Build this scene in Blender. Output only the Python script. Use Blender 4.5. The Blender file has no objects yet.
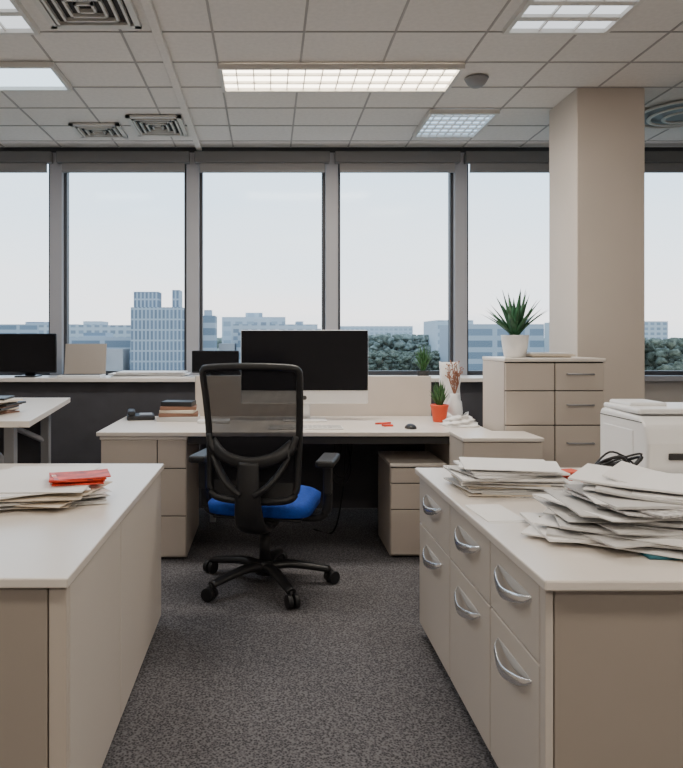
import bpy, bmesh, math, random
from mathutils import Vector, Matrix
random.seed(7)
S=bpy.context.scene
COL=S.collection

# ---------------------------------------------------------------- materials
def mat(name,c,rough=.5,metal=0,var=0,vscale=8,bump=0,bscale=60,spec=.5,emit=None,es=0):
    m=bpy.data.materials.new(name); m.use_nodes=True
    nt=m.node_tree; b=nt.nodes['Principled BSDF']
    b.inputs['Base Color'].default_value=(*c,1); b.inputs['Roughness'].default_value=rough
    b.inputs['Metallic'].default_value=metal; b.inputs['Specular IOR Level'].default_value=spec
    if emit: b.inputs['Emission Color'].default_value=(*emit,1); b.inputs['Emission Strength'].default_value=es
    tc=nt.nodes.new('ShaderNodeTexCoord')
    if var:
        n=nt.nodes.new('ShaderNodeTexNoise'); n.inputs['Scale'].default_value=vscale; n.inputs['Detail'].default_value=5
        nt.links.new(tc.outputs['Object'],n.inputs['Vector'])
        r=nt.nodes.new('ShaderNodeValToRGB')
        r.color_ramp.elements[0].position=.3; r.color_ramp.elements[1].position=.7
        r.color_ramp.elements[0].color=(*[x*(1-var) for x in c],1)
        r.color_ramp.elements[1].color=(*[min(1,x*(1+var)) for x in c],1)
        nt.links.new(n.outputs['Fac'],r.inputs['Fac']); nt.links.new(r.outputs['Color'],b.inputs['Base Color'])
    if bump:
        n2=nt.nodes.new('ShaderNodeTexNoise'); n2.inputs['Scale'].default_value=bscale
        nt.links.new(tc.outputs['Object'],n2.inputs['Vector'])
        bp=nt.nodes.new('ShaderNodeBump'); bp.inputs['Strength'].default_value=bump; bp.inputs['Distance'].default_value=.01
        nt.links.new(n2.outputs['Fac'],bp.inputs['Height']); nt.links.new(bp.outputs['Normal'],b.inputs['Normal'])
    return m

M_lam =mat('laminate_top',(.76,.70,.64),.28,var=.03,vscale=3)
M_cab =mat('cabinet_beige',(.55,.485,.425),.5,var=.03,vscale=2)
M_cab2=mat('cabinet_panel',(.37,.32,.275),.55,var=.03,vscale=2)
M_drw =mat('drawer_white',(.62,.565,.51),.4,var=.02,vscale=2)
M_dark=mat('dark_seam',(.035,.033,.033),.8)
M_panel=mat('dark_grey_panel',(.060,.058,.066),.8,var=.1,bump=.1,bscale=200)
M_wall=mat('wall_paint',(.56,.52,.48),.85,var=.03,vscale=1.5,bump=.05)
M_col =mat('column_paint',(.64,.57,.505),.8,var=.03,vscale=2,bump=.05)
M_ceil=mat('ceiling_tile',(.80,.76,.72),.95,var=.04,vscale=40,bump=.15,bscale=150)
M_grid=mat('ceiling_tee',(.42,.39,.37),.6)
M_white=mat('white_plastic',(.84,.84,.84),.4)
M_grey=mat('grey_metal',(.30,.30,.31),.45,.3)
M_lgrey=mat('light_grey_frame',(.40,.40,.43),.5,.1)
M_dframe=mat('dark_frame',(.06,.062,.07),.5,.3)
M_black=mat('black_plastic',(.010,.010,.012),.45)
M_blackm=mat('black_satin',(.015,.015,.017),.35)
M_screen=mat('screen_glass',(.005,.005,.007),.16,spec=.3)
M_alu =mat('aluminium',(.80,.79,.78),.35,.4)
M_sat =mat('handle_silver',(.84,.83,.83),.22,.85)
M_blue=mat('blue_fabric',(.004,.055,.38),.8,var=.15,vscale=60,bump=.4,bscale=300)
M_paper=mat('paper_white',(.85,.84,.83),.8)
M_paper2=mat('paper_grey',(.56,.55,.54),.8)
M_paper3=mat('paper_cream',(.70,.61,.50),.8)
M_print=mat('paper_printed',(.52,.51,.51),.8,var=.5,vscale=70)
M_red=mat('red_cover',(.66,.05,.02),.5,var=.6,vscale=18)
M_orange=mat('orange_pot',(.75,.08,.02),.5)
M_teal=mat('teal_folder',(.015,.12,.16),.5)
M_brown=mat('brown_book',(.22,.11,.07),.6)
M_leaf=mat('leaf_green',(.045,.13,.035),.5,var=.5,vscale=30)
M_leaf2=mat('leaf_teal',(.04,.13,.06),.45,var=.5,vscale=25)
M_soil=mat('soil',(.04,.025,.015),.95)
M_twig=mat('dried_twig',(.34,.15,.09),.8)
M_blind=mat('roller_blind',(.30,.29,.29),.8)
M_blind2=mat('blind_cassette',(.15,.148,.15),.5)

M_mag=bpy.data.materials.new('magazine_cover'); M_mag.use_nodes=True; nt=M_mag.node_tree; b=nt.nodes['Principled BSDF']; b.inputs['Roughness'].default_value=.4
tc=nt.nodes.new('ShaderNodeTexCoord'); v=nt.nodes.new('ShaderNodeTexNoise'); v.inputs['Scale'].default_value=16; v.inputs['Detail'].default_value=2
r=nt.nodes.new('ShaderNodeValToRGB'); r.color_ramp.interpolation='CONSTANT'; e=r.color_ramp.elements
e[0].position=0; e[0].color=(.30,.03,.02,1); e[1].position=.36; e[1].color=(.70,.05,.015,1)
q=e.new(.60); q.color=(.75,.20,.06,1); q=e.new(.68); q.color=(.80,.76,.72,1)
nt.links.new(tc.outputs['Object'],v.inputs['Vector']); nt.links.new(v.outputs['Fac'],r.inputs['Fac']); nt.links.new(r.outputs['Color'],b.inputs['Base Color'])

# carpet
M_carpet=bpy.data.materials.new('carpet'); M_carpet.use_nodes=True
nt=M_carpet.node_tree; b=nt.nodes['Principled BSDF']; b.inputs['Roughness'].default_value=.95
b.inputs['Specular IOR Level'].default_value=.1
tc=nt.nodes.new('ShaderNodeTexCoord')
v=nt.nodes.new('ShaderNodeTexVoronoi'); v.inputs['Scale'].default_value=130
n=nt.nodes.new('ShaderNodeTexNoise'); n.inputs['Scale'].default_value=100; n.inputs['Detail'].default_value=4
n3=nt.nodes.new('ShaderNodeTexNoise'); n3.inputs['Scale'].default_value=2.0
mx=nt.nodes.new('ShaderNodeMath'); mx.operation='MULTIPLY'
for q in (v,n,n3): nt.links.new(tc.outputs['Object'],q.inputs['Vector'])
nt.links.new(v.outputs['Distance'],mx.inputs[0]); nt.links.new(n.outputs['Fac'],mx.inputs[1])
r=nt.nodes.new('ShaderNodeValToRGB'); r.color_ramp.elements[0].position=.06; r.color_ramp.elements[1].position=.38
r.color_ramp.elements[0].color=(.034,.033,.038,1); r.color_ramp.elements[1].color=(.180,.174,.186,1)
nt.links.new(mx.outputs[0],r.inputs['Fac'])
mm=nt.nodes.new('ShaderNodeMix'); mm.data_type='RGBA'; mm.blend_type='MULTIPLY'; mm.inputs['Factor'].default_value=.2
nt.links.new(r.outputs['Color'],mm.inputs[6]); nt.links.new(n3.outputs['Fac'],mm.inputs[7])
nt.links.new(mm.outputs[2],b.inputs['Base Color'])
bp=nt.nodes.new('ShaderNodeBump'); bp.inputs['Strength'].default_value=.5; bp.inputs['Distance'].default_value=.004
nt.links.new(mx.outputs[0],bp.inputs['Height']); nt.links.new(bp.outputs['Normal'],b.inputs['Normal'])

def transmat(name,c,fac,gloss=False,rough=.05,weave=None):
    m=bpy.data.materials.new(name); m.use_nodes=True; nt=m.node_tree; nt.nodes.clear()
    o=nt.nodes.new('ShaderNodeOutputMaterial'); t=nt.nodes.new('ShaderNodeBsdfTransparent')
    d=nt.nodes.new('ShaderNodeBsdfGlossy' if gloss else 'ShaderNodeBsdfDiffuse'); d.inputs['Color'].default_value=(*c,1)
    if gloss: d.inputs['Roughness'].default_value=rough
    x=nt.nodes.new('ShaderNodeMixShader'); x.inputs[0].default_value=fac
    nt.links.new(t.outputs[0],x.inputs[1]); nt.links.new(d.outputs[0],x.inputs[2]); nt.links.new(x.outputs[0],o.inputs[0])
    if weave:
        tc=nt.nodes.new('ShaderNodeTexCoord'); w=nt.nodes.new('ShaderNodeTexWave'); w.bands_direction='X'; w.inputs['Scale'].default_value=weave
        w2=nt.nodes.new('ShaderNodeTexWave'); w2.bands_direction='Z'; w2.inputs['Scale'].default_value=weave
        for q in (w,w2): nt.links.new(tc.outputs['Object'],q.inputs['Vector'])
        a=nt.nodes.new('ShaderNodeMath'); a.operation='MAXIMUM'
        nt.links.new(w.outputs['Fac'],a.inputs[0]); nt.links.new(w2.outputs['Fac'],a.inputs[1])
        mr=nt.nodes.new('ShaderNodeMapRange'); mr.inputs[1].default_value=.3; mr.inputs[2].default_value=.9
        mr.inputs[3].default_value=fac-.25; mr.inputs[4].default_value=min(1,fac+.2)
        nt.links.new(a.outputs[0],mr.inputs[0]); nt.links.new(mr.outputs[0],x.inputs[0])
    return m
M_glass=transmat('window_glass',(.9,.95,1),.008,True,.08)
M_mesh=transmat('chair_mesh',(.02,.02,.024),.82,weave=60)

# ---------------------------------------------------------------- geometry helpers
def newobj(name,bm,mats,smooth=False,bevel=0,seg=2):
    me=bpy.data.meshes.new(name); bm.normal_update(); bm.to_mesh(me); bm.free()
    if not isinstance(mats,(list,tuple)): mats=[mats]
    for m in mats: me.materials.append(m)
    o=bpy.data.objects.new(name,me); COL.objects.link(o)
    if smooth:
        for p in me.polygons: p.use_smooth=True
    if bevel:
        md=o.modifiers.new('bevel','BEVEL'); md.width=bevel; md.segments=seg; md.limit_method='ANGLE'
    return o
def add_box(bm,x0,x1,y0,y1,z0,z1,mi=0,M=None):
    vs=[bm.verts.new((x,y,z)) for x in (x0,x1) for y in (y0,y1) for z in (z0,z1)]
    if M is not None:
        for v_ in vs: v_.co=M@v_.co
    for f in ((0,1,3,2),(4,6,7,5),(0,4,5,1),(2,3,7,6),(0,2,6,4),(1,5,7,3)):
        fc=bm.faces.new([vs[i] for i in f]); fc.material_index=mi
    return vs
def box(name,x0,x1,y0,y1,z0,z1,m,bevel=.003,seg=2):
    bm=bmesh.new(); add_box(bm,x0,x1,y0,y1,z0,z1); return newobj(name,bm,m,bevel=bevel,seg=seg)
def cyl(name,c,r,h,m,r2=None,seg=32,axis='Z',bevel=0,smooth=True):
    bm=bmesh.new(); bmesh.ops.create_cone(bm,cap_ends=True,segments=seg,radius1=r,radius2=r if r2 is None else r2,depth=h)
    R={'Z':Matrix(),'X':Matrix.Rotation(math.pi/2,4,'Y'),'Y':Matrix.Rotation(math.pi/2,4,'X')}[axis]
    bmesh.ops.transform(bm,matrix=Matrix.Translation(c)@R,verts=bm.verts)
    for f in bm.faces: f.smooth=len(f.verts)==4
    return newobj(name,bm,m,bevel=bevel)
def lathe(name,prof,c,m,seg=32,smooth=True):
    bm=bmesh.new(); rings=[]
    for r_,z in prof:
        rings.append([bm.verts.new((c[0]+r_*math.cos(2*math.pi*i/seg),c[1]+r_*math.sin(2*math.pi*i/seg),c[2]+z)) for i in range(seg)])
    for a,b_ in zip(rings,rings[1:]):
        for i in range(seg): bm.faces.new((a[i],a[(i+1)%seg],b_[(i+1)%seg],b_[i]))
    bm.faces.new(rings[0][::-1]); bm.faces.new(rings[-1])
    return newobj(name,bm,m,smooth=smooth)
def catmull(pts,n=8,closed=False):
    P=[Vector(p) for p in pts]; out=[]
    N=len(P); rng=range(N if closed else N-1)
    for i in rng:
        if closed: a,b_,c,d=P[i-1],P[i],P[(i+1)%N],P[(i+2)%N]
        else: a,b_,c,d=P[max(i-1,0)],P[i],P[i+1],P[min(i+2,N-1)]
        for k in range(n):
            t=k/n
            out.append(.5*((2*b_)+(c-a)*t+(2*a-5*b_+4*c-d)*t*t+(3*b_-a-3*c+d)*t**3))
    if not closed: out.append(P[-1])
    return out
def add_tube(bm,pts,rad,seg=10,closed=False,flat=1.0,up=None,mi=0):
    P=[Vector(p) for p in pts]; N=len(P); rings=[]
    for i,p in enumerate(P):
        if closed: t=(P[(i+1)%N]-P[i-1])
        else: t=P[min(i+1,N-1)]-P[max(i-1,0)]
        t.normalize()
        u=Vector(up) if up else (Vector((0,0,1)) if abs(t.z)<.9 else Vector((0,1,0)))
        s=t.cross(u).normalized(); w=s.cross(t).normalized()
        rr=rad[i] if isinstance(rad,(list,tuple)) else rad
        rings.append([bm.verts.new(p+s*rr*math.cos(2*math.pi*k/seg)+w*rr*flat*math.sin(2*math.pi*k/seg)) for k in range(seg)])
    pr=list(zip(rings,rings[1:]))
    if closed: pr.append((rings[-1],rings[0]))
    for a,b_ in pr:
        for k in range(seg):
            f=bm.faces.new((a[k],a[(k+1)%seg],b_[(k+1)%seg],b_[k])); f.smooth=True; f.material_index=mi
    if not closed:
        bm.faces.new(rings[0][::-1]).material_index=mi; bm.faces.new(rings[-1]).material_index=mi
def tube(name,pts,rad,m,smoothn=0,seg=10,closed=False,flat=1.0,up=None):
    if smoothn: pts=catmull(pts,smoothn,closed)
    if isinstance(rad,(list,tuple)) and len(rad)==2:
        n_=len(pts); rad=[rad[0]+(rad[1]-rad[0])*i/(n_-1) for i in range(n_)]
    bm=bmesh.new(); add_tube(bm,pts,rad,seg,closed,flat,up); return newobj(name,bm,m)
def prism(name,poly,z0,z1,m,bevel=.003):
    bm=bmesh.new(); a=[bm.verts.new((x,y,z0)) for x,y in poly]; b_=[bm.verts.new((x,y,z1)) for x,y in poly]
    bm.faces.new(a[::-1]); bm.faces.new(b_)
    for i in range(len(poly)):
        j=(i+1)%len(poly); bm.faces.new((a[i],a[j],b_[j],b_[i]))
    bmesh.ops.recalc_face_normals(bm,faces=bm.faces)
    return newobj(name,bm,m,bevel=bevel)
def group(name,parts,loc=(0,0,0),rot=0,world=True):
    e=bpy.data.objects.new(name,None); COL.objects.link(e); e.empty_display_size=.1
    e.location=loc; e.rotation_euler=(0,0,rot)
    for p in parts:
        p.parent=e
        if world: p.matrix_parent_inverse=Matrix.Translation(-Vector(loc))
    return e

# ---------------------------------------------------------------- room shell
XL,XR,YB,YW,HC=-3.9,4.1,-3.0,5.65,2.80
box('floor',XL,XR,YB,YW+.3,-.1,0,M_carpet,0)
box('ceiling',XL,XR,YB,YW+.3,HC,HC+.1,M_ceil,0)
box('wall_left',XL-.1,XL,YB,YW+.3,0,HC,M_wall,0)
box('wall_right',XR,XR+.1,YB,YW+.3,0,HC,M_wall,0)
box('wall_rear',XL,XR,YB-.1,YB,0,HC,M_wall,0)
box('wall_window',XL,XR,YW,YW+.25,0,.92,M_wall,0)
box('trim_1',XL,XR,YW-.02,YW+.25,2.755,HC,M_dframe,0)  # header coloured dark to stand for the shadow line below the ceiling
box('trim_2',XL,XR,YW-.07,YW+.10,.92,.965,M_lgrey,.004)
mull=[-3.9,-2.80,-1.703,-.605,.5125,1.55,2.65,3.75]
for i,x in enumerate(mull[1:]):
    box('trim_%d'%(i+3),x-.050,x+.050,YW-.03,YW+.12,.965,2.755,M_lgrey,.004)
edges=mull+[4.1]
for i in range(len(edges)-1):
    a=edges[i]+(.050 if i else 0); c=edges[i+1]-(.050 if i<len(edges)-2 else 0)
    bm=bmesh.new(); t=.024
    add_box(bm,a,a+t,YW+.02,YW+.09,.965,2.755); add_box(bm,c-t,c,YW+.02,YW+.09,.965,2.755)
    add_box(bm,a+t,c-t,YW+.02,YW+.09,.965,1.0); add_box(bm,a+t,c-t,YW+.02,YW+.09,2.72,2.755)
    fr=newobj('frame',bm,M_dframe,bevel=.002)
    gl=box('glass',a+t,c-t,YW+.05,YW+.056,1.0,2.72,M_glass,0)
    p=[fr,gl]
    p.append(box('blind_cassette',a-.03,c+.03,YW-.10,YW-.031,2.66,2.75,M_blind2,.008))
    p.append(box('blind_fabric',a+.01,c-.01,YW-.07,YW-.062,2.60,2.67,M_blind,0))
    p.append(box('blind_bar',a+.01,c-.01,YW-.078,YW-.054,2.585,2.605,M_grey,.003))
    group('window_%d'%(i+1),p,((a+c)/2,YW,1.8))
bm=bmesh.new()
x=-.279-.46*8
while x<XR:
    if x>XL: add_box(bm,x-.006,x+.006,YB,YW-.02,HC-.004,HC)
    x+=.46
y=3.903-.385*17
while y<YW-.1:
    if y>YB: add_box(bm,XL,XR,y-.006,y+.006,HC-.004,HC)
    y+=.385
newobj('ceiling_grid',bm,M_grid)
box('ceiling_trim_strip',-.575,-.53,YB,YW-.03,HC-.03,HC-.005,M_ceil,.004)
box('column',1.898,2.316,4.3,4.73,0,HC,M_col,.006)
box('baseboard_window',XL,XR,YW-.012,YW,0,.09,M_dframe,0)

# ---------------------------------------------------------------- ceiling fixtures
def emis(name,c,s):
    m=bpy.data.materials.new(name); m.use_nodes=True; nt=m.node_tree; nt.nodes.clear()
    o=nt.nodes.new('ShaderNodeOutputMaterial'); e=nt.nodes.new('ShaderNodeEmission')
    e.inputs[0].default_value=(*c,1); e.inputs[1].default_value=s; nt.links.new(e.outputs[0],o.inputs[0]); return m
E_warm=emis('lamp_warm',(1,.88,.70),9)
E_cool=emis('lamp_cool',(.70,.87,1),2.6)
E_dim=emis('lamp_dim',(.90,.95,1.0),1.5)
E_blue=emis('lamp_blue',(.58,.78,1),2.0)
M_louv=mat('louver_white',(.72,.69,.65),.4)
def fixture(x0,x1,y0,y1,E,nx,ny,louver=M_louv,pw=0,col=(1,.91,.80),ly=.006):
    z=HC-.007
    parts=[]
    bm=bmesh.new(); t=.022
    add_box(bm,x0,x1,y0,y0+t,z-.03,z);add_box(bm,x0,x1,y1-t,y1,z-.03,z)
    add_box(bm,x0,x0+t,y0+t,y1-t,z-.03,z);add_box(bm,x1-t,x1,y0+t,y1-t,z-.03,z)
    parts.append(newobj('frame',bm,louver))
    parts.append(box('diffuser',x0+t,x1-t,y0+t,y1-t,z-.008,z,E,0))
    bm=bmesh.new()
    for i in range(1,nx):
        x=x0+(x1-x0)*i/nx; add_box(bm,x-.003,x+.003,y0+t,y1-t,z-.022,z-.008)
    for i in range(1,ny):
        y=y0+(y1-y0)*i/ny; add_box(bm,x0+t,x1-t,y-ly,y+ly,z-.024,z-.008)
    parts.append(newobj('louvers',bm,louver))
    g=group('ceiling_light_fixture',parts,((x0+x1)/2,(y0+y1)/2,z))
    if pw:
        L=bpy.data.lights.new('area','AREA'); L.shape='RECTANGLE'; L.size=(x1-x0)*.9; L.size_y=(y1-y0)*.9; L.energy=pw; L.color=col
        o=bpy.data.objects.new('lamp_glow',L); COL.objects.link(o); o.location=(0,0,-.04); o.parent=g
    return g
fixture(-.279,1.098,3.903,4.28,E_warm,14,3,pw=36)
fixture(1.163,1.68,2.85,3.47,E_dim,3,4,pw=9,ly=.02)
fixture(-1.62,-1.13,2.85,3.47,E_dim,3,3,pw=7,ly=.02)
fixture(-1.82,-1.19,3.88,4.26,E_cool,1,1,pw=12,col=(.9,.95,1))
fixture(1.08,1.55,4.68,5.24,E_blue,8,6,M_louv,ly=.003)
for fx in (-2.2,.2,2.4):  # unseen fixtures behind the camera, added to light the near room
    for fy in (-1.6,.6):
        fixture(fx,fx+1.2,fy,fy+.38,E_warm,14,3,pw=15)
def vent(x0,x1,y0,y1,n):
    z=HC-.007; bm=bmesh.new(); t=.03
    add_box(bm,x0,x1,y0,y0+t,z-.015,z);add_box(bm,x0,x1,y1-t,y1,z-.015,z)
    add_box(bm,x0,x0+t,y0,y1,z-.015,z);add_box(bm,x1-t,x1,y0,y1,z-.015,z)
    cx,cy=(x0+x1)/2,(y0+y1)/2
    for i in range(1,n):
        s=1-i/n; hx,hy=(x1-x0)/2*s,(y1-y0)/2*s; w=.012
        add_box(bm,cx-hx,cx+hx,cy-hy,cy-hy+w,z-.022,z-.004);add_box(bm,cx-hx,cx+hx,cy+hy-w,cy+hy,z-.022,z-.004)
        add_box(bm,cx-hx,cx-hx+w,cy-hy,cy+hy,z-.022,z-.004);add_box(bm,cx+hx-w,cx+hx,cy-hy,cy+hy,z-.022,z-.004)
    a=newobj('louvers',bm,M_louv)
    b_=box('duct',x0+t,x1-t,y0+t,y1-t,z-.003,z,M_dark,0)
    group('air_vent',[a,b_],(cx,cy,z))
vent(-1.06,-.62,3.0,3.44,5)
vent(-.98,-.60,4.80,5.26,5)
vent(-1.42,-1.06,4.98,5.30,4)
g=lathe('smoke_detector',[(.0001,-.05),(.03,-.05),(.05,-.035),(.065,-.012),(.07,0)],(1.23,4.13,HC-.007),M_grey)
parts=[]
for k,(r_,t) in enumerate(((.30,.03),(.21,.025),(.12,.025))):
    bm=bmesh.new()
    add_tube(bm,[(2.82+r_*math.cos(a*math.pi/24),4.75+r_*math.sin(a*math.pi/24),HC-.02-.01*k) for a in range(48)],t*.6,8,True,flat=.5)
    parts.append(newobj('ring_%d'%k,bm,M_louv))
parts.append(cyl('duct',(2.82,4.75,HC-.009),.28,.004,M_grey))
group('round_air_diffuser',parts,(2.82,4.75,HC-.01))

# ---------------------------------------------------------------- left cabinet
z0,z1=.0,.70
XE=-.47
p=[]
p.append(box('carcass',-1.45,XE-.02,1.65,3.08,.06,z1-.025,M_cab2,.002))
p.append(box('plinth',-1.43,XE-.05,1.68,3.05,0,.06,M_dark,0))
p.append(box('top',-1.47,XE+.008,1.615,3.12,z1-.024,z1,M_lam,.004))
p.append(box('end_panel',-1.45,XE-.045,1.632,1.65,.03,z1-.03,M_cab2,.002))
p.append(box('corner_post',XE-.041,XE,1.632,1.66,.02,z1-.03,M_cab,.002))
for i,(a,c) in enumerate(((1.664,2.232),(2.240,3.08))):
    p.append(box('door_panel_%d'%(i+1),XE-.02,XE,a,c,.04,z1-.032,M_drw,.002))
group('storage_cabinet',p,(-1,2.3,0))

# ---------------------------------------------------------------- right cabinet
XE=.645
p=[]
p.append(box('carcass',XE+.02,2.0,1.65,2.98,.06,z1-.025,M_cab2,.002))
p.append(box('plinth',XE+.05,1.98,1.68,2.95,0,.06,M_dark,0))
p.append(box('top',XE-.012,2.02,1.60,3.02,z1-.026,z1,M_lam,.005))
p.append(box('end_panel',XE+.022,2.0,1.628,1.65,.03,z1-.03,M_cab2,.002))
p.append(box('corner_post',XE,XE+.019,1.628,1.66,.02,z1-.03,M_drw,.002))
for i,(a,c) in enumerate(((1.665,2.03),(2.038,2.48),(2.488,2.98))):
    p.append(box('drawer_%d'%(2*i+1),XE,XE+.02,a,c,.48,z1-.032,M_drw,.003))
    p.append(box('drawer_%d'%(2*i+2),XE,XE+.02,a,c,.05,.474,M_drw,.003))
    m_=(a+c)/2-.01; L=.125
    for k,zz in enumerate((.600,.395)):
        pts=catmull([(XE,m_-L,zz+.020),(XE-.020,m_-L*.72,zz+.004),(XE-.034,m_,zz-.010),(XE-.020,m_+L*.72,zz+.004),(XE,m_+L,zz+.020)],6)
        n_=len(pts); rad=[.003+.012*math.sin(math.pi*j/(n_-1)) for j in range(n_)]
        bm=bmesh.new(); add_tube(bm,pts,rad,10,flat=.28,up=(1,0,0)); p.append(newobj('pull_%d_%d'%(i,k),bm,M_sat))
        pts=catmull([(XE-.001,m_-L,zz+.020),(XE-.002,m_-L*.5,zz+.014),(XE-.002,m_,zz+.010),(XE-.002,m_+L*.5,zz+.014),(XE-.001,m_+L,zz+.020)],6)
        n_=len(pts); rad=[.002+.014*math.sin(math.pi*j/(n_-1)) for j in range(n_)]
        bm=bmesh.new(); add_tube(bm,pts,rad,10,flat=.1,up=(1,0,0)); p.append(newobj('pull_recess_shade_%d_%d'%(i,k),bm,M_paper2))  # flat grey patch standing for the shaded recess behind each pull
group('filing_cabinet',p,(1.3,2.3,0))

# ---------------------------------------------------------------- main desk
p=[]
p.append(box('desktop',-.97,1.285,3.95,4.79,.705,.73,M_lam,.004))
p.append(box('modesty_panel',-.455,1.26,4.72,4.74,.12,.705,M_panel,0))
p.append(box('end_leg',1.055,1.08,3.99,4.72,0,.705,M_cab,.003))
p.append(box('front_rail',-.455,1.05,3.975,3.99,.66,.705,M_dark,0))
group('office_desk',p,(.1,4.4,0))
p=[box('panel',-.50,1.12,4.80,4.83,.55,1.003,M_cab,.006),
 box('foot_1',-.40,-.36,4.80,4.85,0,.55,M_grey,0),box('foot_2',1.00,1.04,4.80,4.85,0,.55,M_grey,0)]
group('privacy_screen',p,(.3,4.81,0))

def pedestal(name,x0,x1,y0,y1,z1,cols,rows,handles=False,top=True,m=M_cab):
    p=[box('carcass',x0,x1,y0+.018,y1,.012,z1-.02,m,.002),box('plinth',x0+.02,x1-.02,y0+.04,y1-.02,0,.012,M_dark,0)]
    p.append(box('top',x0-.004,x1+.004,y0-.006,y1,z1-.02,z1,M_lam,.004))
    p.append(box('reveal',x0+.004,x1-.004,y0+.016,y0+.019,.02,z1-.022,M_dark,0))
    k=0
    for ci in range(len(cols)-1):
        for ri in range(len(rows)-1):
            a,c=x0+(x1-x0)*cols[ci],x0+(x1-x0)*cols[ci+1]; lo,hi=rows[ri],rows[ri+1]; k+=1
            p.append(box('drawer_%d'%k,a+.003,c-.003,y0,y0+.016,lo+.003,hi-.003,m,.003))
            if handles and ci in handles:
                cx=(a+c)/2; w=min(.07,(c-a)*.3); zz=hi-(hi-lo)*.4
                p.append(tube('pull_%d'%k,[(cx-w,y0,zz),(cx-w,y0-.022,zz),(cx+w,y0-.022,zz),(cx+w,y0,zz)],.005,M_grey,seg=8))
    return group(name,p,((x0+x1)/2,(y0+y1)/2,0))
pedestal('drawer_pedestal',-.95,-.463,3.97,4.70,.704,[0,.66,1],[.02,.25,.52,.685])
pedestal('drawer_pedestal',.70,1.017,4.0,4.45,.545,[0,1],[.02,.28,.43,.52])
pedestal('low_cabinet',.995,1.40,3.56,3.84,.752,[0,1],[.02,.40,.73])
pedestal('tall_cabinet',1.304,1.853,3.85,4.25,1.15,[0,.5,1],[.02,.30,.54,.78,.97,1.125],handles=[1])

# ---------------------------------------------------------------- window counter
p=[box('counter_top',-3.2,1.75,5.15,5.56,.94,.97,M_lam,.004),
   box('front_panel',-3.2,1.75,5.20,5.22,0,.94,M_panel,0)]
for i,x in enumerate((-3.19,-1.6,0,1.72)): p.append(box('support_%d'%i,x,x+.03,5.22,5.54,0,.94,M_panel,0))
group('window_counter',p,(-.7,5.35,0))

# wing desk on left
p=[prism('wing_top',[(-1.27,4.5),(-1.09,3.2),(-2.3,3.2),(-2.6,4.5)],.85,.88,M_lam)]
for i,(x,y) in enumerate(((-1.38,4.35),(-1.25,3.4),(-2.15,3.4),(-2.4,4.35))):
    p.append(box('leg_%d'%i,x-.025,x+.025,y-.025,y+.025,0,.85,M_grey,.003))
p.append(tube('brace_1',[(-1.38,4.35,.62),(-1.72,4.1,.84)],.018,M_lgrey))
p.append(tube('brace_2',[(-1.25,3.4,.62),(-1.55,3.6,.84)],.018,M_lgrey))
p.append(box('back_panel',-2.35,-1.42,4.36,4.38,.25,.85,M_panel,0))
group('side_desk',p,(-1.8,3.9,0))

# ---------------------------------------------------------------- monitors
def monitor(name,loc,w,h,zb,rot=0,chin=0,stand=M_black,body=M_black):
    p=[]
    p.append(box('body',-w/2,w/2,0,.025,zb,zb+h,body,.008))
    p.append(box('display',-w/2+.003,w/2-.003,-.003,0,zb+chin+.008 if chin else zb+.012,zb+h-.004,M_screen,.001))
    p.append(box('rear_bulge',-w*.25,w*.25,.025,.05,zb+h*.25,zb+h*.7,body,.015))
    bm=bmesh.new()
    add_tube(bm,[(0,.07,.01),(0,.065,zb*.6),(0,.055,zb+h*.4)],.04,12,flat=.3,up=(0,1,0))
    p.append(newobj('neck',bm,stand))
    p.append(box('foot',-w*.17,w*.17,-.07,.13,0,.01,stand,.004))
    if chin: p.append(cyl('emblem',(0,-.001,zb+chin*.5),.014,.004,M_dark,axis='Y'))
    return group(name,p,loc,rot,world=False)
g=monitor('desktop_computer',(.235,4.5,.73),.82,.475,.11,0,.078,M_alu,M_alu)
for (x,w,h,rz) in ((-1.83,.44,.30,0),(-.40,.36,.17,.0)):
    monitor('computer_monitor',(x,5.32,.97),w,h,.03,rz)
def laptop(loc,rot):
    p=[box('base',-.16,.16,-.11,.11,0,.016,M_alu,.004),box('keys',-.14,.14,-.04,.09,.016,.018,M_dark,0)]
    bm=bmesh.new(); R=Matrix.Translation((0,.11,.016))@Matrix.Rotation(-.2,4,'X')
    add_box(bm,-.16,.16,0,.008,0,.24,0,R); p.append(newobj('lid',bm,M_cab2,bevel=.003))
    group('laptop',p,loc,rot,world=False)
laptop((-1.42,5.34,.97),0.05)

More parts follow.
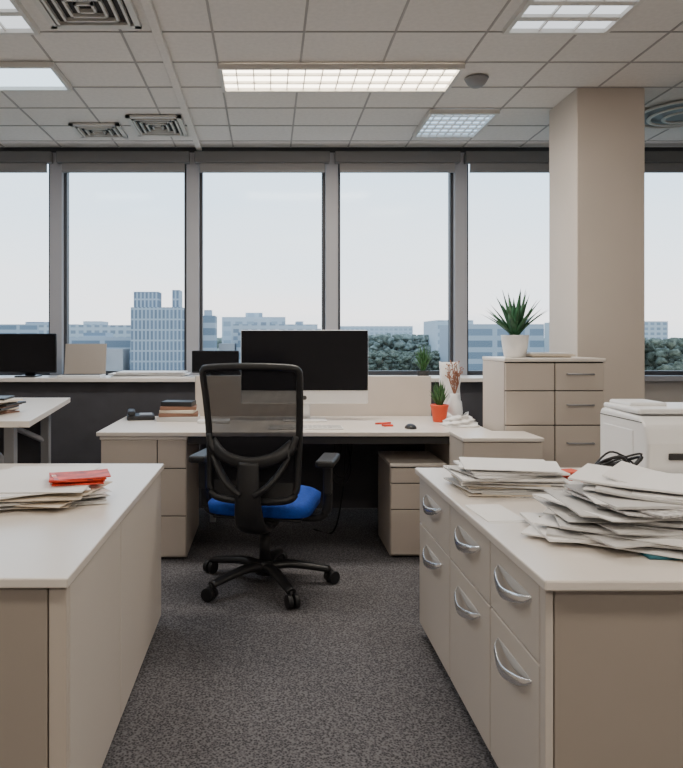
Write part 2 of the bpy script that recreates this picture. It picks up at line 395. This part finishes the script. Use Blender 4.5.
# ---------------------------------------------------------------- office chair
def chair(loc,rot):
    p=[]
    p.append(lathe('hub',[(.03,.055),(.05,.06),(.052,.10),(.035,.13),(.03,.13)],(0,0,0),M_black))
    for k in range(5):
        a=math.radians(-55+72*k)
        c,s=math.cos(a),math.sin(a)
        pts=[(c*r_,s*r_,z) for r_,z in ((.03,.095),(.12,.105),(.23,.09),(.335,.072))]
        p.append(tube('leg_%d'%(k+1),pts,(.034,.024),M_blackm,smoothn=4,seg=12,flat=.7))
        p.append(cyl('caster_stem_%d'%(k+1),(c*.335,s*.335,.062),.009,.03,M_black,seg=12))
        bm=bmesh.new()
        for off in (-.017,.017):
            b2=bmesh.ops.create_cone(bm,cap_ends=True,segments=20,radius1=.033,radius2=.033,depth=.024)['verts']
            bmesh.ops.transform(bm,matrix=Matrix.Translation((c*.345,s*.345,.033))@Matrix.Rotation(a+math.pi/2+.5*k,4,'Z')@Matrix.Translation((off,0,0))@Matrix.Rotation(math.pi/2,4,'Y'),verts=b2)
        p.append(newobj('caster_%d'%(k+1),bm,M_black,bevel=.003))
    p.append(cyl('gas_lift_outer',(0,0,.20),.028,.16,M_black))
    p.append(cyl('gas_lift_inner',(0,0,.33),.017,.14,M_grey))
    p.append(box('tilt_mechanism',-.09,.09,-.14,.12,.33,.375,M_black,.015))
    bm=bmesh.new()
    nx=ny=18
    def sp(u,v_,top):
        x=u*.265; y=v_*.24
        k=max(abs(u),abs(v_)); 
        r_=(abs(u)**6+abs(v_)**6)**(1/6)
        if r_>0: x*=k/r_; y*=k/r_
        e1=k**8
        z=.470+.010*(1-u*u)-.030*e1 if top else .382+.015*e1
        return (x*(1 if top else .98),y*(1 if top else .98)+.03,z)
    T=[[bm.verts.new(sp(-1+2*i/nx,-1+2*j/ny,True)) for j in range(ny+1)] for i in range(nx+1)]
    B=[[bm.verts.new(sp(-1+2*i/nx,-1+2*j/ny,False)) for j in range(ny+1)] for i in range(nx+1)]
    for i in range(nx):
        for j in range(ny):
            bm.faces.new((T[i][j],T[i+1][j],T[i+1][j+1],T[i][j+1])); bm.faces.new((B[i][j],B[i][j+1],B[i+1][j+1],B[i+1][j]))
    for i in range(nx):
        bm.faces.new((T[i][0],B[i][0],B[i+1][0],T[i+1][0])); bm.faces.new((T[i+1][ny],B[i+1][ny],B[i][ny],T[i][ny]))
        bm.faces.new((T[0][i+1],B[0][i+1],B[0][i],T[0][i])); bm.faces.new((T[nx][i],B[nx][i],B[nx][i+1],T[nx][i+1]))
    bmesh.ops.recalc_face_normals(bm,faces=bm.faces)
    p.append(newobj('seat',bm,M_blue,smooth=True))
    p.append(box('seat_pan',-.22,.22,-.18,.22,.373,.385,M_black,.004))
    ZB,ZT=.495,1.115
    def bk(x,z):
        t=(z-ZB)/(ZT-ZB)
        return -.27 -.05*t*t +.035*math.sin(t*math.pi) + .35*x*x*.9
    def hw(z):
        t=max(0,min(1,(z-ZB)/(ZT-ZB))); return .210+.026*t
    bm=bmesh.new(); NX,NZ=12,24
    G=[]
    for j in range(NZ+1):
        z=ZB+.005+(ZT-.010-ZB)*j/NZ
        G.append([bm.verts.new((hw(z)*(-1+2*i/NX),bk(hw(z)*(-1+2*i/NX),z),z)) for i in range(NX+1)])
    for j in range(NZ):
        for i in range(NX):
            f=bm.faces.new((G[j][i],G[j][i+1],G[j+1][i+1],G[j+1][i])); f.material_index=1 if j<3 else 0
    p.append(newobj('back_mesh',bm,[M_mesh,M_black],smooth=True))
    pts=[]
    def P(x,z): return (x,bk(x,z)-.005,z)
    for z in (.55,.65,.76,.86,.98,1.08): pts.append(P(-hw(z),z))
    pts+= [P(-.228,1.108),P(-.20,1.12),P(-.08,1.126),P(.08,1.126),P(.20,1.12),P(.228,1.108)]
    for z in (1.08,.98,.86,.76,.65,.55): pts.append(P(hw(z),z))
    pts+= [P(.19,.505),P(.12,.490),P(0,.485),P(-.12,.490),P(-.19,.505)]
    p.append(tube('back_frame',pts,.017,M_black,smoothn=4,closed=True,seg=10))
    p.append(tube('lumbar_bar',[(-.20,-.262,.76),(-.12,-.315,.70),(0,-.325,.675),(.12,-.315,.70),(.20,-.262,.76)],.030,M_black,smoothn=6,flat=.4,up=(0,1,0)))
    p.append(tube('spine',[(0,-.08,.345),(0,-.22,.345),(0,-.31,.40),(0,-.345,.52),(0,-.33,.68)],(.095,.05),M_black,smoothn=6,flat=.35,up=(0,1,.01),seg=14))
    p.append(tube('brace_left',[(-.03,-.345,.53),(-.10,-.34,.58),(-.17,-.30,.68),(-.215,-.27,.80)],(.03,.014),M_black,smoothn=6,flat=.6))
    p.append(tube('brace_right',[(.03,-.345,.53),(.10,-.34,.58),(.17,-.30,.68),(.215,-.27,.80)],(.03,.014),M_black,smoothn=6,flat=.6))
    for s,nm in ((-1,'left'),(1,'right')):
        p.append(tube('arm_bracket_'+nm,[(s*.1,.0,.36),(s*.26,.0,.355),(s*.315,.0,.39),(s*.325,.0,.50)],.024,M_black,smoothn=6,flat=.8))
        p.append(box('arm_post_'+nm,s*.325-.020,s*.325+.020,-.04,.035,.48,.63,M_black,.008))
        p.append(box('arm_pad_'+nm,s*.325-.045,s*.325+.045,-.13,.14,.628,.665,M_black,.013,3))
    return group('office_chair',p,loc,rot,world=False)
chair((-.016,3.58,0),math.radians(-13))

# ---------------------------------------------------------------- paper stacks
def sheetstack(name,cx,cy,z,n,w,l,spread,rotspread,mats,th=(.002,.007),rot0=0,curl=0,drift=(0,0)):
    bm=bmesh.new(); zz=z
    for k in range(n):
        t=random.uniform(*th); a=rot0+random.uniform(-rotspread,rotspread)
        dx=random.uniform(-spread,spread)+drift[0]*k; dy=random.uniform(-spread,spread)+drift[1]*k
        mi=random.choice(range(len(mats))); ww=w*random.uniform(.85,1.05); ll=l*random.uniform(.85,1.05)
        N=8; cu=curl*random.uniform(.2,1)*(k/n); ph=random.choice((-1,1))
        R=Matrix.Translation((cx+dx,cy+dy,zz))@Matrix.Rotation(a,4,'Z')
        rows=[]
        for top in (0,1):
            g=[]
            for i in range(N+1):
                u=-1+2*i/N
                c_=cu*max(0,u*ph)**2
                g.append([bm.verts.new(R@Vector((u*ww/2,v_*ll/2,c_+top*t))) for v_ in (-1,1)])
            rows.append(g)
        for i in range(N):
            b0,b1=rows[0][i],rows[0][i+1]; t0,t1=rows[1][i],rows[1][i+1]
            for f in ((t0[0],t1[0],t1[1],t0[1]),(b0[0],b0[1],b1[1],b1[0]),(b0[0],b1[0],t1[0],t0[0]),(b0[1],t0[1],t1[1],b1[1])):
                bm.faces.new(f).material_index=mi
        for i in (0,N):
            bm.faces.new((rows[0][i][0],rows[1][i][0],rows[1][i][1],rows[0][i][1])).material_index=mi
        zz+=t+.0008
    bmesh.ops.recalc_face_normals(bm,faces=bm.faces)
    return newobj(name,bm,mats),zz
PM=[M_paper,M_paper2,M_paper,M_paper3,M_print]
sheetstack('paper_stack',.89,2.60,.70,17,.36,.27,.035,.38,PM,(.0015,.008))
f=box('teal_folder',-.20,.20,-.13,.13,0,.009,M_teal,.003); f.location=(1.16,1.87,.70); f.rotation_euler=(0,0,-.05)
sheetstack('document_pile',1.00,1.97,.7105,24,.44,.32,.045,.60,[M_paper,M_paper2,M_paper,M_paper,M_print,M_paper2],(.0012,.0075),rot0=-.12,curl=.035,drift=(.008,.002))
sheetstack('loose_paper',.715,2.22,.70,2,.13,.24,.006,.1,[M_paper,M_paper2],(.0006,.001),rot0=.15)
p=[box('carton',-.035,.035,-.035,.035,0,.060,M_red,.003),box('label',-.018,.018,-.0362,-.0345,.012,.035,M_paper,0),box('flap',-.033,.033,-.033,.033,.060,.062,M_orange,0)]
group('red_carton',p,(1.13,2.62,.70),.3,world=False)
# left cabinet
o,zt=sheetstack('paper_stack',-.80,2.40,.70,17,.38,.26,.045,.5,[M_paper3,M_paper,M_paper2,M_paper,M_print,M_paper],(.0008,.005),rot0=.25)
sheetstack('loose_paper',-.93,2.88,.70,3,.42,.28,.02,.2,[M_paper],(.0006,.001),rot0=.1)
sheetstack('magazine',-.655,2.44,zt+.001,4,.20,.15,.012,.3,[M_mag,M_red,M_mag],(.003,.007),rot0=.45,curl=.02)
bm=bmesh.new()
for k in range(5):
    random.seed(30+k)
    pts=[]
    for i in range(9):
        a=i*1.9+k
        pts.append((1.27+math.cos(a)*random.uniform(.05,.11),2.58+math.sin(a)*random.uniform(.03,.08),.710+ (0 if i in(0,8) else random.uniform(.01,.125))))
    add_tube(bm,catmull(pts,8),.004 if k<4 else .006,7)
add_box(bm,1.21,1.33,2.53,2.61,.7005,.735)
newobj('tangled_cable',bm,M_black)
random.seed(11)
# printer
p=[]
def printer_body():
    prof=[(2.66,.712),(2.625,.76),(2.62,.86),(2.64,.925),(2.69,.955),(2.98,.965),(3.0,.95),(3.0,.712)]
    bm=bmesh.new(); a=[bm.verts.new((1.42,y,z)) for y,z in prof]; c=[bm.verts.new((1.88,y,z)) for y,z in prof]
    bm.faces.new(a); bm.faces.new(c[::-1])
    for i in range(len(prof)):
        j=(i+1)%len(prof); bm.faces.new((a[i],c[i],c[j],a[j]))
    bmesh.ops.recalc_face_normals(bm,faces=bm.faces)
    return newobj('body',bm,M_white,bevel=.015,seg=3)
p.append(printer_body())
p.append(box('scanner_lid',1.43,1.87,2.70,2.99,.962,.985,M_white,.01,4))
p.append(box('lid_hump',1.45,1.60,2.80,2.98,.98,1.0,M_white,.01,3))
p.append(box('output_slot',1.50,1.82,2.612,2.64,.80,.825,M_dark,.004))
p.append(box('paper_tray',1.47,1.84,2.56,2.66,.735,.748,M_white,.004))
p.append(box('foot',1.45,1.86,2.68,2.96,.70,.714,M_dark,0))
p.append(box('side_panel',1.417,1.421,2.72,2.96,.74,.90,M_white,.003))
p.append(box('side_seam',1.4185,1.4205,2.66,2.99,.935,.938,M_dark,0))
group('printer',p,(1.6,2.83,.7))

# ---------------------------------------------------------------- plants
def plant(name,loc,n,h,spread,pot,leaf,w=.018):
    bm=bmesh.new()
    for k in range(n):
        a=2.399*k+random.uniform(-.2,.2); q=(k/n); hh=h*(1-.45*q)*random.uniform(.9,1.1); sp_=spread*(.25+.75*q)
        NS=7; L=[]
        for i in range(NS+1):
            t=i/NS; r_=.012+sp_*t**1.3; z=hh*t-(.15*hh*q*t*t)
            c=Vector((math.cos(a)*r_,math.sin(a)*r_,z)); s=Vector((-math.sin(a),math.cos(a),0))
            ww=w*(1-t**2.2)*(.7+.5*math.sin(t*math.pi))+.0006
            out=Vector((math.cos(a),math.sin(a),0))
            L.append([bm.verts.new(Vector(loc)+c-s*ww/2),bm.verts.new(Vector(loc)+c+out*ww*.3),bm.verts.new(Vector(loc)+c+s*ww/2),bm.verts.new(Vector(loc)+c-out*ww*.1)])
        for i in range(NS):
            for m_ in range(4): bm.faces.new((L[i][m_],L[i][(m_+1)%4],L[i+1][(m_+1)%4],L[i+1][m_]))
    return newobj(name,bm,leaf,smooth=True)
px,py,pz=1.425,4.04,1.15
pot=lathe('pot',[(.045,0),(.06,.005),(.07,.06),(.076,.12),(.078,.128),(.068,.128),(.064,.115)],(px,py,pz),M_white)
soil=cyl('soil',(px,py,pz+.118),.064,.006,M_soil)
lv=plant('leaves',(px,py,pz+.118),34,.28,.21,None,M_leaf2,.036)
group('potted_aloe',[pot,soil,lv],(px,py,pz))
px,py,pz=1.09,4.45,.73
pot=lathe('pot',[(.036,0),(.040,.002),(.054,.095),(.058,.10),(.058,.11),(.05,.11),(.046,.10)],(px,py,pz),M_orange)
soil=cyl('soil',(px,py,pz+.10),.046,.006,M_soil)
lv=plant('leaves',(px,py,pz+.10),26,.17,.065,None,M_leaf,.022)
group('potted_succulent',[pot,soil,lv],(px,py,pz))
px,py,pz=1.17,5.28,.97
pot=lathe('pot',[(.034,0),(.04,.002),(.05,.05),(.045,.05)],(px,py,pz),M_dark)
lv=plant('leaves',(px,py,pz+.045),34,.20,.08,None,M_leaf,.024)
group('potted_grass_plant',[pot,lv],(px,py,pz))

# ---------------------------------------------------------------- desk clutter
def sack(name,x0,x1,y0,y1,z0,z1,m,amp=.012,lean=0,taper=.12):
    bm=bmesh.new(); NZ,NS=14,28; rings=[]
    cx,cy=(x0+x1)/2,(y0+y1)/2
    for j in range(NZ+1):
        t=j/NZ; row=[]
        for i in range(NS):
            a=2*math.pi*i/NS; c,s=math.cos(a),math.sin(a); q=(abs(c)**5+abs(s)**5)**-.2
            wx=(x1-x0)/2*(1-taper*t); wy=(y1-y0)/2*(1-.55*t)
            n_=amp*(math.sin(a*7+t*9)+math.sin(a*3-t*13)+random.uniform(-.5,.5))*.5*(1 if j else 0)
            row.append(bm.verts.new((cx+lean*t+c*q*wx+n_*c,cy+s*q*wy+n_*s,z0+(z1-z0)*t+(n_ if j==NZ else 0))))
        rings.append(row)
    for a_,b_ in zip(rings,rings[1:]):
        for i in range(NS): bm.faces.new((a_[i],a_[(i+1)%NS],b_[(i+1)%NS],b_[i]))
    bm.faces.new(rings[0][::-1]); bm.faces.new(rings[-1])
    return newobj(name,bm,m,smooth=True)
sack('white_paper_bag',1.155,1.285,4.64,4.76,.73,1.10,M_paper,.006,taper=.04)
px,py,pz=1.205,4.52,.73
vs=lathe('vase',[(.03,0),(.045,.01),(.052,.06),(.045,.12),(.026,.155),(.030,.175),(.024,.175),(.02,.15)],(px,py,pz),M_white)
bm=bmesh.new(); random.seed(5)
for k in range(16):
    a=k*2.4; r_=random.uniform(.01,.055); h=random.uniform(.24,.38)
    tip=Vector((px+math.cos(a)*r_,py+math.sin(a)*r_*.6,pz+h)); st=Vector((px,py,pz+.16))
    md_=(tip+st)/2+Vector((random.uniform(-.015,.015),0,0))
    add_tube(bm,catmull([st,md_,tip],4),.0022,5)
    for q in range(4):
        t=random.uniform(.45,1); c=st.lerp(tip,t)
        e_=c+Vector((random.uniform(-.025,.025),random.uniform(-.01,.01),random.uniform(.005,.03)))
        add_tube(bm,[c,e_],.0016,4)
        bmesh.ops.create_icosphere(bm,subdivisions=1,radius=.005,matrix=Matrix.Translation(e_))
br=newobj('dried_branches',bm,M_twig)
group('vase_with_dried_branches',[vs,br],(px,py,pz))
sack('crumpled_tissue',1.06,1.27,4.16,4.34,.73,.79,M_paper,.02,taper=.5)
p=[box('tray',-.22,.22,-.06,.06,0,.01,M_white,.004)]
bm=bmesh.new()
for i in range(15):
    for j in range(5): add_box(bm,-.212+.0284*i,-.212+.0284*i+.024,-.053+.0215*j,-.053+.0215*j+.018,.01,.014)
p.append(newobj('keys',bm,M_paper2)); group('keyboard',p,(.22,4.12,.73),0,world=False)
def blob(name,c,sx,sy,sz,m):
    bm=bmesh.new(); bmesh.ops.create_uvsphere(bm,u_segments=20,v_segments=12,radius=1)
    for v_ in bm.verts:
        v_.co.z=max(v_.co.z,-.0); v_.co=Vector((v_.co.x*sx+c[0],v_.co.y*sy+c[1],v_.co.z*sz+c[2]))
    return newobj(name,bm,m,smooth=True)
blob('computer_mouse',(.84,4.12,.73),.035,.05,.028,M_black)
tube('red_pen',[(.66,4.30,.737),(.76,4.34,.737)],.006,M_red)
f=box('red_sticky_notes',-.03,.03,-.02,.02,0,.012,M_red,.002); f.location=(.72,4.22,.73); f.rotation_euler=(0,0,.3)
bm=bmesh.new()
add_tube(bm,catmull([(.45,4.60,.69),(.47,4.5,.55),(.40,4.35,.40),(.46,4.3,.36),(.52,4.4,.45),(.50,4.6,.68)],8),.007,8)
add_tube(bm,catmull([(.56,4.6,.69),(.52,4.4,.52),(.46,4.25,.42),(.40,4.3,.46),(.44,4.5,.66)],8),.006,8)
add_tube(bm,catmull([(.60,4.6,.69),(.50,4.45,.60),(.47,4.4,.30),(.42,4.5,.02),(.30,4.6,.008)],8),.006,8)
newobj('power_cable',bm,M_black)
bk=[]
z=.73
for i,(w,d,t,m_,rz) in enumerate(((.26,.20,.03,M_paper2,.0),(.25,.19,.022,M_brown,.1),(.22,.18,.02,M_paper3,-.05),(.23,.17,.022,M_brown,.08),(.20,.15,.03,M_black,-.1))):
    bm=bmesh.new(); add_box(bm,-w/2,w/2,-d/2,d/2,0,t,0,Matrix.Translation((-.58,4.55,z))@Matrix.Rotation(rz,4,'Z')); bk.append(newobj('book_%d'%i,bm,m_,bevel=.003)); z+=t
group('book_stack',bk,(-.58,4.55,.73))
p=[box('phone_base',-.09,.09,-.10,.10,0,.03,M_black,.01),box('handset',-.085,-.035,-.095,.095,.03,.06,M_blackm,.012),box('keypad',-.01,.075,-.08,.04,.03,.036,M_grey,.002)]
group('desk_phone',p,(-.84,4.62,.73),.2,world=False)
f=box('white_tray',-.10,.10,-.05,.05,0,.02,M_white,.006); f.location=(-.34,4.40,.73)
sheetstack('counter_papers',-.90,5.36,.97,8,.56,.28,.03,.06,[M_paper],(.003,.006))
sheetstack('binder_stack',1.62,4.08,1.15,3,.24,.20,.01,.1,[M_paper,M_paper3],(.006,.012))
sheetstack('desk_papers',-1.42,3.55,.88,9,.26,.22,.03,.4,[M_brown,M_paper,M_black,M_paper3],(.004,.010))

# ---------------------------------------------------------------- exterior
M_ground=mat('city_ground',(.16,.19,.15),.95,var=.3,vscale=.05)
bm=bmesh.new(); add_box(bm,-600,600,12,1200,-12.3,-12); newobj('city_ground',bm,M_ground)
def bmat(name,c1,c2,sc,bw=1.2,rh=.5,mort=.12):
    m=bpy.data.materials.new(name); m.use_nodes=True; nt=m.node_tree; b=nt.nodes['Principled BSDF']; b.inputs['Roughness'].default_value=.7
    tc=nt.nodes.new('ShaderNodeTexCoord'); mp=nt.nodes.new('ShaderNodeMapping'); mp.inputs['Rotation'].default_value=(math.pi/2,0,0)
    br=nt.nodes.new('ShaderNodeTexBrick'); br.inputs['Scale'].default_value=sc; br.offset=0
    br.inputs['Color1'].default_value=(*c1,1); br.inputs['Color2'].default_value=(*[x*.8 for x in c1],1); br.inputs['Mortar'].default_value=(*c2,1)
    br.inputs['Mortar Size'].default_value=mort; br.inputs['Brick Width'].default_value=bw; br.inputs['Row Height'].default_value=rh
    nt.links.new(tc.outputs['Object'],mp.inputs['Vector']); nt.links.new(mp.outputs[0],br.inputs['Vector']); nt.links.new(br.outputs['Color'],b.inputs['Base Color']); return m
B1=bmat('tower_glass',(.15,.19,.24),(.33,.37,.41),1.0,.45,1.2,.10)  # distance haze is mixed into these blue-grey facade colours
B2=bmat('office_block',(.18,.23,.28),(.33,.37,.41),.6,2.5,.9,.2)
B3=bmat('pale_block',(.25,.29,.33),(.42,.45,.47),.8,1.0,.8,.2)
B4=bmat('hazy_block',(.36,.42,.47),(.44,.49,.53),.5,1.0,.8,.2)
B5=mat('concrete_block',(.34,.33,.33),.9,var=.15,vscale=.3)
def bld(x0,x1,y0,d,z1,m,extra=()):
    bm=bmesh.new(); add_box(bm,x0,x1,y0,y0+d,-12,z1)
    for (a,b_,h) in extra: add_box(bm,a,b_,y0+d*.3,y0+d*.7,z1,z1+h)
    return newobj('city_building',bm,m)
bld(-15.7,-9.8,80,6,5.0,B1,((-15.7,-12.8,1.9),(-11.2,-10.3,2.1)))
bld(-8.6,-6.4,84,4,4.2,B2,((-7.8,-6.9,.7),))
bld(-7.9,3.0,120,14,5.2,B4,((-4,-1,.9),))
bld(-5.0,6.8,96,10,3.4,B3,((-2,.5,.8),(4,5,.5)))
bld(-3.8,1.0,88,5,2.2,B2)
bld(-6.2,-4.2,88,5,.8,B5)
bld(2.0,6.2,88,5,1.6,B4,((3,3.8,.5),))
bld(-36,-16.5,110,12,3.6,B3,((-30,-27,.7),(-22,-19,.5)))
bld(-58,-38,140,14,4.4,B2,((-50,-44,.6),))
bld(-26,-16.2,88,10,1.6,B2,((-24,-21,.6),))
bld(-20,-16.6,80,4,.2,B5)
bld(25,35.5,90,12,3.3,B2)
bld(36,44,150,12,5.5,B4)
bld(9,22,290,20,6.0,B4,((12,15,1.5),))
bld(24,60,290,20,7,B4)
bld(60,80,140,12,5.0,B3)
bld(-42,-28,80,8,.4,B3)
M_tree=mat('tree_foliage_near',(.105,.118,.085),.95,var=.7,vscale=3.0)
M_tree2=mat('tree_foliage_far',(.17,.195,.165),.95,var=.45,vscale=1.5)  # paler grey-green than the near trees, aerial haze put into the colour
tmp=bmesh.new(); bmesh.ops.create_icosphere(tmp,subdivisions=2,radius=1)
ICO_V=[v_.co.copy() for v_ in tmp.verts]; ICO_F=[[v_.index for v_ in f_.verts] for f_ in tmp.faces]; tmp.free()
def trees(specs,m):
    V=[];F=[]
    for (n_,y0,y1,a0,a1,z0_,z1_,r0,r1) in specs:
        for i in range(n_):
            y=random.uniform(y0,y1); c=Vector((y*random.uniform(a0,a1),y,random.uniform(z0_,z1_))); r_=random.uniform(r0,r1); o_=len(V)
            for q in ICO_V:
                k=random.uniform(.5,1.4)*r_; V.append((c.x+q.x*k*1.25,c.y+q.y*k,c.z+q.z*k*.85))
            F+= [[o_+j for j in f_] for f_ in ICO_F]
    me=bpy.data.meshes.new('tree_line'); me.from_pydata(V,[],F); me.materials.append(m)
    me.polygons.foreach_set('use_smooth',[True]*len(me.polygons))
    o=bpy.data.objects.new('tree_line',me); COL.objects.link(o); return o
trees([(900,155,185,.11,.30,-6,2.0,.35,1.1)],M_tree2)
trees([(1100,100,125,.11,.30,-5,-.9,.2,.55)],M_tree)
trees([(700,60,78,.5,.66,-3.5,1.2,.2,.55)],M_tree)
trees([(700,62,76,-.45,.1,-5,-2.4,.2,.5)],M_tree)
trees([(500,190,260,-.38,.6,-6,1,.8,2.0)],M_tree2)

# ---------------------------------------------------------------- world: overcast evening sky
w=bpy.data.worlds.new('sky'); S.world=w; w.use_nodes=True; nt=w.node_tree
bg=nt.nodes['Background']; tc=nt.nodes.new('ShaderNodeTexCoord'); sx=nt.nodes.new('ShaderNodeSeparateXYZ'); r=nt.nodes.new('ShaderNodeValToRGB')
e=r.color_ramp.elements; e[0].position=0; e[0].color=(.68,.74,.80,1); e[1].position=1; e[1].color=(.38,.56,.80,1)
for pos,c in ((.03,(.86,.85,.86)),(.10,(.76,.84,.91)),(.24,(.58,.76,.92)),(.45,(.50,.69,.92))):
    q=e.new(pos); q.color=(*c,1)
n=nt.nodes.new('ShaderNodeTexNoise'); n.inputs['Scale'].default_value=3; n.inputs['Detail'].default_value=4
mp=nt.nodes.new('ShaderNodeMapping'); mp.inputs['Scale'].default_value=(1,1,5)
nt.links.new(tc.outputs['Generated'],mp.inputs[0]); nt.links.new(mp.outputs[0],n.inputs['Vector'])
ad=nt.nodes.new('ShaderNodeMath'); ad.operation='MULTIPLY_ADD'; ad.inputs[1].default_value=.16
sb=nt.nodes.new('ShaderNodeMath'); sb.operation='ADD'; sb.inputs[1].default_value=-.08
nt.links.new(tc.outputs['Generated'],sx.inputs[0]); nt.links.new(n.outputs['Fac'],ad.inputs[0]); nt.links.new(sx.outputs['Z'],ad.inputs[2])
nt.links.new(ad.outputs[0],sb.inputs[0]); nt.links.new(sb.outputs[0],r.inputs['Fac']); nt.links.new(r.outputs['Color'],bg.inputs['Color'])
bg.inputs['Strength'].default_value=3.0

# ---------------------------------------------------------------- camera
cam=bpy.data.cameras.new('camera'); co=bpy.data.objects.new('camera',cam); COL.objects.link(co)
co.location=(0,0,1.25); co.rotation_euler=(math.pi/2,0,0)
cam.lens=700/768*36; cam.sensor_width=36; cam.sensor_fit='AUTO'
cam.shift_x=73.5/768; cam.shift_y=-44/768; cam.clip_end=3000
S.camera=co
